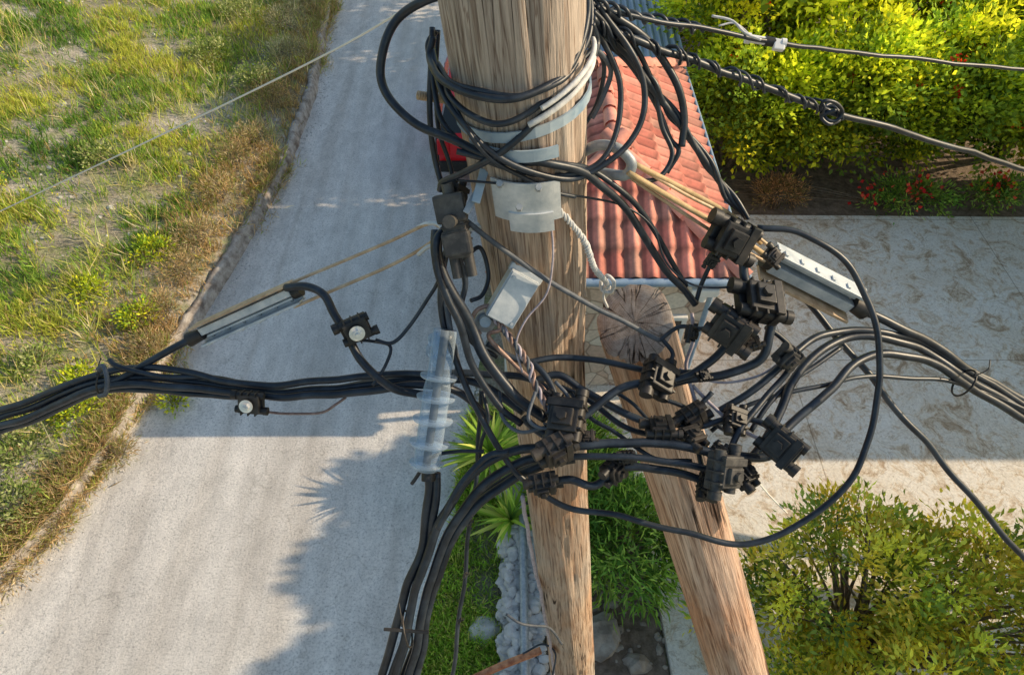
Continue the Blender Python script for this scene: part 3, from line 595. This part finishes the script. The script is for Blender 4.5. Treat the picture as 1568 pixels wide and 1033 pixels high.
# ================================================================ CABLES
def cable(s,wpx,mat=CABLE,name="power_cable",n=9,seg=10):
    D=PD(s); dm=sum(t[2] for t in D)/len(D); P=[cp(*t) for t in D]; r=wpx/2*dm/F
    Q=crom(P,n)
    for i,q in enumerate(Q): Q[i]=q+Vector((mnoise.noise(q*9),mnoise.noise(q*9+Vector((5,0,0))),mnoise.noise(q*9+Vector((0,7,0)))))*r*.8
    b=B(); b.tube(Q,r,0,seg,raw=True); return b.obj(name,[mat])
def twist(s,n_,wpx,orad,pitch,mats,name="twisted_cable"):
    D=PD(s); dm=sum(t[2] for t in D)/len(D); Q=crom([cp(*t) for t in D],26); fr=frames(Q); b=B()
    acc=[0]
    for i in range(1,len(Q)): acc.append(acc[-1]+(Q[i]-Q[i-1]).length*(1+.5*mnoise.noise(Q[i]*6)))
    r=wpx/2*dm/F; R=orad*dm/F
    for k in range(n_):
        b.tube([q+(u*math.cos(2*math.pi*(a/pitch+k/n_))+v*math.sin(2*math.pi*(a/pitch+k/n_)))*R*(1+.6*mnoise.noise(q*14+Vector((k*3,0,0)))) for q,(t,u,v),a in zip(Q,fr,acc)],r,min(k,len(mats)-1),7,raw=True)
    return b.obj(name,mats)
def tie(x,y,d,ang,w_,h_):
    b=B(); M=fr_at(x,y,d,ang); P=[M@Vector((math.cos(t)*.004,math.cos(t)*h_,math.sin(t)*w_)) for t in [2*math.pi*i/20 for i in range(21)]]
    b.tube(P,.0028,0,6,2); b.box(M,.008,.008,.006,0,loc=(0,h_*.6,w_*.8)); b.tube([M@Vector((0,h_*.6,w_*.8)),M@Vector((.01,h_*1.2,w_*1.3)),M@Vector((.012,h_*1.9,w_))],.0016,0,5); b.obj("cable_tie",[CONN])
C_=cable
C_("-30 641 1.95;60 606 1.9;155 571 1.85;200 562 1.85;270 566 1.82;350 584 1.8;430 588 1.78;560 577 1.76;655 571 1.75;760 574 1.78;830 590 1.75;880 640 1.72",11)
C_("-30 652 1.97;60 617 1.92;155 583 1.86;250 578 1.84;340 590 1.82;430 600 1.8;540 593 1.78;655 580 1.77;740 590 1.8;800 630 1.75",12)
C_("-30 664 1.95;60 629 1.9;155 594 1.84;250 590 1.82;380 603 1.8;450 607 1.78;560 600 1.76;655 588 1.75;700 600 1.78;750 640 1.8",12)
C_("-30 672 1.98;60 638 1.93;150 601 1.87;240 597 1.85;300 602 1.84;380 608 1.83;460 602 1.8;600 582 1.8;680 570 1.8",10)
C_("302 516 1.83;262 536 1.83;215 560 1.84;165 588 1.85;60 630 1.93;-30 668 2.0",11)
C_("166 550 1.84;180 560 1.83;240 575 1.82;330 578 1.81;385 590 1.8",8)
tie(158,584,1.85,0,.03,.034)
b=B(); b.tube([cp(150,565,1.8),cp(158,560,1.79),cp(164,580,1.78),cp(162,602,1.79),cp(152,606,1.81)],.006,0,8); b.obj("cable_strap",[GREYC])
C_("440 440 1.74;470 438 1.72;495 450 1.7;512 480 1.7;535 515 1.7;555 550 1.7;580 580 1.7;610 600 1.72;655 605 1.75",13)
C_("575 520 1.7;600 524 1.7;625 500 1.7;655 460 1.68;672 430 1.66;678 390 1.6",6)
C_("540 520 1.72;570 522 1.72;597 530 1.7;590 560 1.7;570 590 1.7",5)
C_("405 630 1.78;440 633 1.78;490 632 1.77;515 618 1.77;530 608 1.78",4,COPPER,"copper_wire")
C_("700 -12 1.3;655 0 1.3;612 28 1.34;587 70 1.36;583 115 1.38;602 158 1.38;640 192 1.38;690 214 1.36;750 238 1.36;830 250 1.36;895 264 1.42;945 305 1.5;985 360 1.58;1020 412 1.64;1045 440 1.66;1066 468 1.68",13)
C_("662 60 1.36;656 90 1.36;672 120 1.30;715 145 1.25;770 152 1.22;822 142 1.23;862 112 1.25;888 70 1.26;897 20 1.26;898 -20 1.25",12)
C_("668 98 1.36;692 128 1.29;740 142 1.24;800 148 1.23;848 130 1.24;880 98 1.27;900 60 1.3;905 10 1.3;900 -15 1.3",10)
C_("660 75 1.37;672 130 1.33;700 180 1.3;745 225 1.32;810 262 1.36;880 272 1.42;940 240 1.42;980 190 1.42;985 130 1.4;960 70 1.36;925 20 1.32;905 -15 1.3",10)
C_("676 110 1.36;690 150 1.3;720 178 1.28;765 190 1.27;810 175 1.27;850 140 1.27;885 100 1.3;912 70 1.34;905 40 1.34;890 20 1.34",10)
C_("905 35 1.3;915 70 1.33;900 105 1.3;868 140 1.27;820 190 1.29;765 235 1.33;710 262 1.4;678 278 1.45;672 292 1.48",11)
C_("900 25 1.3;930 75 1.36;948 130 1.4;945 190 1.42;925 240 1.42;890 262 1.42;830 268 1.4;760 250 1.38;712 225 1.38;680 190 1.38;668 150 1.38;660 100 1.38;655 70 1.38;668 50 1.38",9)
C_("906 60 1.33;925 100 1.4;915 150 1.44;895 190 1.45;870 225 1.44;840 240 1.42",7)
C_("700 232 1.36;780 248 1.36;860 252 1.38;910 262 1.45;960 300 1.5;1000 350 1.58;1030 400 1.64;1052 440 1.67",9)
C_("662 45 1.37;659 110 1.38;660 180 1.42;664 240 1.46;676 285 1.48;692 320 1.5",9)
C_("672 48 1.4;668 120 1.42;672 200 1.45;690 260 1.48;700 320 1.5",7)
C_("690 150 1.3;716 200 1.3;750 240 1.33;800 270 1.38;845 292 1.42;880 300 1.46",7)
C_("905 10 1.3;955 50 1.38;998 120 1.45;1012 190 1.5;1030 235 1.52;1010 270 1.52;975 280 1.5",8)
C_("900 0 1.3;950 30 1.35;1005 75 1.42;1035 125 1.46;1046 180 1.5;1045 225 1.52",12)
C_("903 45 1.36;960 95 1.42;1000 150 1.48;1025 210 1.52;1040 232 1.53;1020 265 1.55",8)
C_("902 80 1.36;920 82 1.36;935 110 1.4;920 150 1.42;905 180 1.44",8,GREYC)
C_("905 25 1.3;955 80 1.4;1000 135 1.46;1045 195 1.52;1080 245 1.56;1115 300 1.6;1145 335 1.62",11)
twist("905 22 1.3;955 78 1.4;1000 133 1.46;1045 193 1.52;1080 243 1.56;1115 298 1.6;1145 333 1.62",2,8,6,.22,[CABLE])
C_("900 10 1.3;960 22 1.36;1040 38 1.42;1130 54 1.5;1220 70 1.6;1350 85 1.75;1600 110 2.0",7,CABLE,"overhead_wire")
twist("915 5 1.3;960 22 1.36;1020 34 1.42;1075 44 1.46",2,6,7,.07,[CABLE],"wire_wrap")
C_("900 30 1.32;1000 72 1.4;1110 110 1.5;1200 145 1.58;1290 176 1.68;1400 206 1.8;1600 270 2.1",10,CABLE,"overhead_wire")
twist("905 34 1.32;1000 72 1.4;1110 110 1.5;1200 145 1.58;1292 177 1.68",1,4.5,9,.07,[CABLE],"wire_wrap")
twist("905 34 1.32;1000 72 1.4;1110 110 1.5;1200 145 1.58;1292 177 1.68",1,4.5,8,.11,[CABLE],"wire_wrap")
b=B(); b.tube(P3("1255 170 1.64;1262 155 1.62;1280 158 1.63;1290 172 1.65;1280 185 1.66;1265 182 1.66;1262 165 1.66;1275 160 1.67;1288 180 1.68;1270 190 1.66;1258 178 1.65;1280 168 1.64"),.0045,0,8); b.obj("wire_knot",[CABLE])
b=B(); M=fr_at(1172,63,1.55,-9,0); b.cyl(M,.009,.08,0,14,axis='x'); b.cyl(M,.012,.010,0,14,loc=(-.04,0,0),axis='x'); b.cyl(M,.012,.010,0,14,loc=(.04,0,0),axis='x'); b.box(M,.025,.024,.014,0,loc=(.03,-.006,.003)); b.cyl(M,.0105,.022,1,14,loc=(.01,0,0),axis='x'); b.obj("wire_splice_clamp",[WHITE,CONN])
C_("1090 25 1.5;1120 32 1.5;1140 50 1.5;1165 60 1.5",4,ROPE,"white_wire"); C_("1100 40 1.5;1125 36 1.5;1150 55 1.5",3,ROPE,"white_wire")
b=B(); P=[cp(660,-8,2.4),cp(400,133,3.2),cp(-60,352,5.5)]; b.tube(crom(P,20),.0048,0,6,raw=True); b.obj("thin_telephone_wire",[ALU])
C_("1305 468 1.78;1350 488 1.8;1430 528 1.85;1500 575 1.92;1600 630 2.0",13)
C_("1150 700 1.68;1195 640 1.7;1215 585 1.72;1255 535 1.76;1320 514 1.8;1400 530 1.84;1480 578 1.9;1600 650 2.0",13)
C_("1180 680 1.68;1250 620 1.72;1300 565 1.76;1350 542 1.8;1420 552 1.84;1480 588 1.9;1600 663 2.0",13)
C_("1100 630 1.7;1160 590 1.7;1210 545 1.72;1260 512 1.76;1330 506 1.8;1400 520 1.84;1480 565 1.9;1600 640 2.0",11)
C_("1090 660 1.72;1140 622 1.72;1220 598 1.74;1310 580 1.78;1400 578 1.84;1480 590 1.9;1600 640 1.98",7)
C_("1228 452 1.9;1280 515 1.9;1345 592 1.9;1420 680 1.92;1500 775 1.95;1600 890 2.0",10)
tie(1476,586,1.87,-25,.04,.04)
C_("1160 350 1.62;1230 358 1.62;1290 395 1.63;1328 460 1.65;1347 550 1.66;1338 640 1.67;1305 730 1.68;1235 795 1.7;1140 834 1.7;1050 815 1.7;950 790 1.7;860 772 1.7;795 725 1.68;745 655 1.66;705 570 1.64;680 500 1.62;676 430 1.58;690 370 1.56",10)
C_("672 355 1.54;672 400 1.54;690 450 1.56;720 500 1.6;750 560 1.62;790 610 1.64;840 640 1.66",18)
C_("685 350 1.5;668 370 1.48;670 410 1.5;685 460 1.52;705 500 1.55;725 560 1.6;765 625 1.64;800 650 1.66",12)
C_("700 380 1.55;712 430 1.6;706 470 1.62;720 520 1.65;760 545 1.68",9)
C_("710 400 1.6;735 380 1.62;748 420 1.64;738 450 1.64;720 460 1.62",7)
C_("715 340 1.5;800 402 1.55;880 455 1.6;950 490 1.64;1010 522 1.68",8,GREYC,"steel_messenger_wire")
C_("805 556 1.68;860 548 1.7;920 552 1.7;1000 570 1.7;1060 572 1.7",10)
C_("820 585 1.68;860 574 1.68;900 600 1.68;960 635 1.68;1030 665 1.66;1090 690 1.66",12)
C_("860 592 1.72;900 610 1.72;950 650 1.7;1000 665 1.7;1060 660 1.7",9)
C_("800 640 1.7;870 684 1.62;940 678 1.62;1020 680 1.62;1090 690 1.62;1160 698 1.64;1190 690 1.64",14)
C_("830 745 1.66;870 735 1.64;910 742 1.64;955 716 1.64;1020 718 1.64;1080 735 1.64;1110 745 1.64",13)
C_("850 705 1.62;920 700 1.6;985 702 1.6;1050 712 1.6;1110 722 1.62",11)
C_("850 665 1.62;900 632 1.62;960 590 1.64;1040 580 1.66;1085 555 1.66;1120 515 1.66",13)
C_("1185 470 1.62;1182 505 1.62;1165 548 1.64;1110 572 1.66;1050 582 1.68;990 600 1.7",14)
C_("1140 400 1.62;1138 430 1.63;1150 455 1.64",14)
C_("1066 465 1.68;1075 435 1.67;1090 400 1.65;1105 380 1.64",7)
C_("1010 522 1.68;1040 500 1.67;1075 502 1.66;1100 490 1.64",7)
C_("1015 520 1.68;1030 545 1.68;1010 570 1.68",7)
C_("1110 715 1.62;1130 660 1.64;1170 610 1.68;1205 570 1.7;1215 540 1.7",10)
C_("1190 680 1.64;1170 650 1.66;1120 640 1.68;1060 655 1.68;1000 640 1.7",10)
C_("780 690 1.62;740 700 1.62;700 750 1.62;672 810 1.64",10)
C_("1060 590 1.72;1090 620 1.7;1130 655 1.68;1180 680 1.64",6,LILAC,"lilac_wire")
C_("1040 565 1.72;1100 585 1.72;1160 575 1.72;1200 550 1.72",4,LILAC,"lilac_wire")
C_("832 290 1.42;845 350 1.5;846 400 1.54;836 450 1.58;805 490 1.6;790 530 1.62;800 570 1.64",3.5,LILAC,"lilac_wire")
C_("700 275 1.42;760 280 1.4;830 293 1.42;900 302 1.48;960 318 1.52;1000 350 1.56;1020 400 1.6;1060 435 1.62;1120 440 1.62;1180 430 1.62",3.5,CABLE,"thin_wire")
twist("835 300 1.45;868 335 1.5;895 370 1.56;910 410 1.62;928 432 1.75;930 445 1.84",3,4,3,.03,[ROPE],"white_rope")
b=B(); b.tube(P3("922 430 1.78;930 422 1.77;940 432 1.77;936 446 1.8;922 444 1.8;920 430 1.79"),.005,0,8); b.tube(P3("926 440 1.79;924 455 1.82;930 470 1.86"),.004,0,8); b.obj("rope_knot",[ROPE])
C_("735 512 1.64;722 494 1.63;730 474 1.62;752 468 1.62;768 482 1.62;766 504 1.62;748 516 1.63;790 560 1.66;835 600 1.66;850 640 1.64",7,COPPER,"brown_wire")
twist("752 480 1.62;775 510 1.62;805 550 1.62;820 590 1.62;845 635 1.6;858 660 1.6",3,5,4,.06,[LILAC,GREYC,COPPER],"twisted_service_wire")
C_("820 600 1.6;810 640 1.58;835 655 1.58;862 640 1.58;870 610 1.6;850 585 1.62",6,GREYC,"grey_wire")
C_("765 600 1.66;770 640 1.64;800 662 1.62;850 650 1.6;880 655 1.6",6,GREYC,"grey_wire")
C_("745 525 1.66;780 545 1.66;820 560 1.66;848 600 1.64;856 640 1.62",10)
C_("740 600 1.72;748 640 1.72;738 680 1.74;734 720 1.76",6)
C_("875 600 1.7;905 640 1.68;940 660 1.66;1000 700 1.64;1060 705 1.64",7)
C_("985 600 1.72;1040 620 1.72;1080 640 1.72;1130 670 1.7",7)
C_("1150 660 1.7;1185 610 1.72;1230 570 1.76;1290 530 1.8",8)
C_("1060 480 1.7;1062 520 1.7;1050 560 1.72;1060 600 1.72;1075 640 1.72",6,LILAC,"lilac_wire")
C_("1155 730 1.66;1180 760 1.7;1205 785 1.75",2.5,ALU,"thin_wire")
C_("1090 600 1.7;1060 640 1.7;1070 690 1.68;1080 740 1.66",8)
C_("940 600 1.74;970 620 1.72;1000 650 1.7;1040 680 1.68",6)
C_("1200 560 1.7;1215 540 1.7;1195 515 1.68;1175 500 1.66",8)
C_("656 720 1.68;655 760 1.7;645 830 1.74;622 905 1.78;598 985 1.84;578 1060 1.9",14)
C_("668 722 1.68;664 780 1.7;654 840 1.74;632 920 1.78;610 1000 1.84;592 1060 1.9",12)
C_("850 690 1.64;790 688 1.66;735 712 1.66;690 768 1.68;656 840 1.72;630 930 1.78;600 1060 1.88",14)
C_("850 700 1.66;795 706 1.68;745 738 1.68;700 795 1.7;668 860 1.74;645 950 1.8;618 1060 1.88",14)
C_("830 715 1.7;785 730 1.72;735 770 1.72;694 825 1.74;668 890 1.78;650 970 1.84;632 1060 1.9",14)
C_("880 705 1.72;800 720 1.74;750 750 1.74;700 810 1.76;675 870 1.8;640 970 1.86;610 1060 1.9",12)
C_("736 600 1.85;732 700 1.88;722 780 1.9;712 880 1.95;700 980 2.0;690 1060 2.05",7)
for (x,y) in ((728,730),(719,800),(712,880),(704,950)): tie(x,y,1.9,0,.010,.006)
tie(624,962,1.80,18,.045,.045)
b=B(); M=fr_at(622,965,1.76,-4); b.box(M,.115,.008,.006,0,.002); b.obj("cable_tie",[CONN])
C_("630 740 1.74;660 700 1.7;700 690 1.68;740 690 1.66",6)
C_("800 760 2.55;815 850 2.9;830 920 3.3;845 1000 3.9;850 1060 4.4",5,LILAC,"pole_earth_wire")
C_("775 940 3.3;800 955 3.3;840 960 3.4;860 985 3.6",4,GREYC,"grey_wire")
b=B(); b.tube(P3("690 1055 4.2;760 1022 4.2;828 995 4.2"),.022,0,10); b.obj("rusty_pipe",[RUST])
C_("800 1000 3.9;830 985 3.9;850 1000 3.9;845 1040 3.9",3,CABLE,"thin_wire")
# ================================================================ CONNECTORS
def connector(x,y,d,ang,size,tilt=0,roll=0,bolt=False,grey=False):
    s=size*d/F; M=fr_at(x,y,d-.02,ang,tilt,roll); b=B()
    b.box(M,s,.82*s,.26*s,0,loc=(0,0,-.22*s)); b.box(M,.84*s,.74*s,.24*s,0,loc=(.03*s,0,.12*s)); b.box(M,.5*s,.5*s,.3*s,0,loc=(0,0,-.05*s))
    for sy in (-.3,.3):
        b.cyl(M,.15*s,1.14*s,0,12,loc=(0,sy*s,-.04*s),axis='x')
        for k in (-.28,0,.28): b.box(M,.05*s,.34*s,.5*s,0,loc=(k*s,sy*s,-.03*s))
    b.cyl(M,.19*s,.2*s,0,14,loc=(-.62*s,.3*s,-.04*s),axis='x'); b.cyl(M,.17*s,.16*s,0,14,loc=(.64*s,-.3*s,-.04*s),axis='x')
    if bolt: b.cyl(M,.2*s,.18*s,0,16,loc=(0,0,.3*s)); b.cyl(M,.27*s,.03*s,1,18,loc=(0,0,.38*s)); b.cyl(M,.16*s,.18*s,1,6,loc=(0,0,.47*s)); b.cyl(M,.08*s,.3*s,1,8,loc=(0,0,.5*s))
    else: b.box(M,.42*s,.5*s,.16*s,0,loc=(-.05*s,0,.28*s)); b.cyl(M,.13*s,.14*s,0,6,loc=(-.05*s,0,.4*s)); b.box(M,.2*s,.9*s,.1*s,0,loc=(.3*s,0,.24*s))
    b.obj("piercing_connector",[CONNG if grey else CONN,BOLT])
for a in ((545,505,1.7,20,44,25,10,True),(382,617,1.78,-5,38,15,0,True),
    (1122,366,1.6,-25,66,20,15),(1166,460,1.62,-5,66,-30,10),(1118,505,1.62,-28,62,30,-15),(1010,578,1.66,60,54,20,30),
    (866,638,1.6,85,62,-20,20),(1196,682,1.6,-35,58,15,-25),(1112,722,1.58,82,58,35,0,False,True),(1062,640,1.7,30,42,40,0),(1012,655,1.66,0,42,-60,0),
    (942,720,1.66,15,40,30,40),(832,742,1.66,10,42,60,0),(1208,548,1.68,-40,38,20,40,False,True),(1128,642,1.68,70,38,10,30),(852,690,1.58,10,52,50,20),
    (1062,668,1.66,100,36,30,50),(1085,745,1.64,70,36,0,40),(1140,725,1.62,95,40,40,40),(700,300,1.5,80,36,60,0),(1060,510,1.68,80,22,40,0)):
    connector(*a)
for (x,y,ang,sz) in ((1185,392,-40,26),(1090,400,70,20),(1150,525,10,26),(1078,575,20,18),(960,700,0,22),(1100,690,50,24),(900,668,0,22),(840,605,40,20)):
    connector(x,y,1.64,ang,sz,random.uniform(-50,50),random.uniform(-40,40))
cl=empty("inline_cable_connector"); b=B(); M=fr_at(698,350,1.47,-82,10,15)
b.box(M,.125,.05,.045,0,.008); b.box(M,.06,.065,.03,0,.006,(-.045,0,.012)); b.box(M,.05,.06,.03,0,.006,(.03,0,.014)); b.cyl(M,.014,.03,0,12,loc=(-.02,.0,.035)); b.cyl(M,.012,.05,0,12,loc=(.08,.015,0),axis='x'); b.cyl(M,.012,.05,0,12,loc=(.08,-.016,0),axis='x'); b.cyl(M,.013,.04,0,12,loc=(-.075,0,0),axis='x')
for k in range(5): b.box(M,.004,.054,.05,0,.001,(-.02+k*.012,0,.0))
b.obj("connector_body",[CONNG],cl)
# ================================================================ TENSION CLAMPS
def tclamp(x0,y0,d0,x1,y1,d1,wpx,hooks,roll):
    p0,p1=cp(x0,y0,d0),cp(x1,y1,d1); X=(p1-p0); L=X.length; X.normalize(); Z=(-AF-X*(-AF).dot(X)).normalized(); Y=Z.cross(X)
    M=Matrix((X,Y,Z)).transposed().to_4x4(); M.translation=p0.lerp(p1,.5); M=M@Matrix.Rotation(math.radians(roll),4,'X'); w_=wpx*d0/F
    e=empty("tension_clamp"); b=B()
    b.box(M,L,w_,.12*w_,1,.001,(0,0,-.3*w_)); b.box(M,L*.98,.10*w_,.85*w_,0,.001,(0,.46*w_,0)); b.box(M,L*.98,.1*w_,.62*w_,1,.001,(0,-.46*w_,0))
    b.box(M,L*.9,.34*w_,.36*w_,1,.002,(0,.12*w_,.0)); b.box(M,L*.86,.10*w_,.2*w_,1,.001,(0,-.2*w_,-.1*w_))
    for k in range(6): b.box(M,.04*w_+.006,.14*w_,.2*w_,1,.001,((k/5-.5)*L*.85,-.5*w_,.1*w_)); b.cyl(M,.08*w_,.06*w_,2,8,loc=((k/5-.5)*L*.8,-.3*w_,-.2*w_))
    b.cyl(M,.34*w_,.14*L,3,14,r2=.26*w_,loc=(-.52*L,0,0),axis='x'); b.cyl(M,.28*w_,.08*L,3,14,loc=(.5*L,0,0),axis='x')
    b.obj("clamp_body",[TAN,GALV,GALVD,CONN],e)
    b=B()
    for h in hooks: b.tube(P3(h),.0042,0,8,6)
    b.obj("bail",[TAN],e)
tclamp(303,514,1.83,455,446,1.76,34,["425 452 1.77;440 436 1.76;520 402 1.72;600 368 1.66;655 343 1.6;676 348 1.58","450 470 1.77;520 440 1.73;590 410 1.68;640 384 1.64;672 362 1.59"],20)
tclamp(1312,468,1.78,1175,398,1.72,48,["1200 395 1.72;1130 340 1.64;1050 298 1.56;972 252 1.47","1190 410 1.72;1120 372 1.66;1040 322 1.58;962 270 1.48"],-45)
b=B(); b.tube(P3("962 264 1.46;1050 316 1.57;1130 362 1.65;1180 396 1.71"),.0065,0,8); b.tube(P3("970 250 1.46;1050 291 1.56;1120 330 1.63;1165 372 1.7"),.006,0,8); b.obj("yellow_pull_strap",[simple("weathered_yellow_strap",(.40,.28,.14),(.6,.44,.25),30,.8)])
# ================================================================ CLEAR FINNED COVER
cv=empty("clear_cable_cover"); b=B(); p0,p1=cp(682,505,1.6),cp(652,718,1.66); Q=[p0.lerp(p1,i/12) for i in range(13)]
b.tube(Q,[.026+.006*(1 if 4<i<12 else .3) for i in range(13)],0,20,raw=True)
ax=(p1-p0).normalized()
for t,rr in ((.32,.044),(.47,.046),(.63,.048),(.8,.048),(.95,.042)):
    p=p0.lerp(p1,t); b.tube([p,p+ax*.006],[rr,rr*.96],0,24,raw=True)
b.obj("ribbed_cover",[CLEAR],cv)
b=B(); b.tube(Q,.010,0,10,raw=True); b.obj("enclosed_cable",[GREYC],cv)
b=B(); b.cyl(fr_at(656,726,1.67,90),.017,.03,0,12,axis='x'); b.obj("end_cap",[CONN],cv)
sp_=empty("clear_spool_insulator"); b=B(); M=fr_at(676,535,1.72,10,60)
for z,r in ((-.03,.032),(0,.04),(.03,.03)): b.cyl(M,r,.012,0,20,loc=(0,0,z))
b.cyl(M,.022,.08,0,16); b.obj("spool",[CLEAR],sp_)
C_("676 430 1.6;684 470 1.6;690 510 1.62;700 560 1.66;690 590 1.7",9,GREYC)
print("done",len(bpy.data.objects))
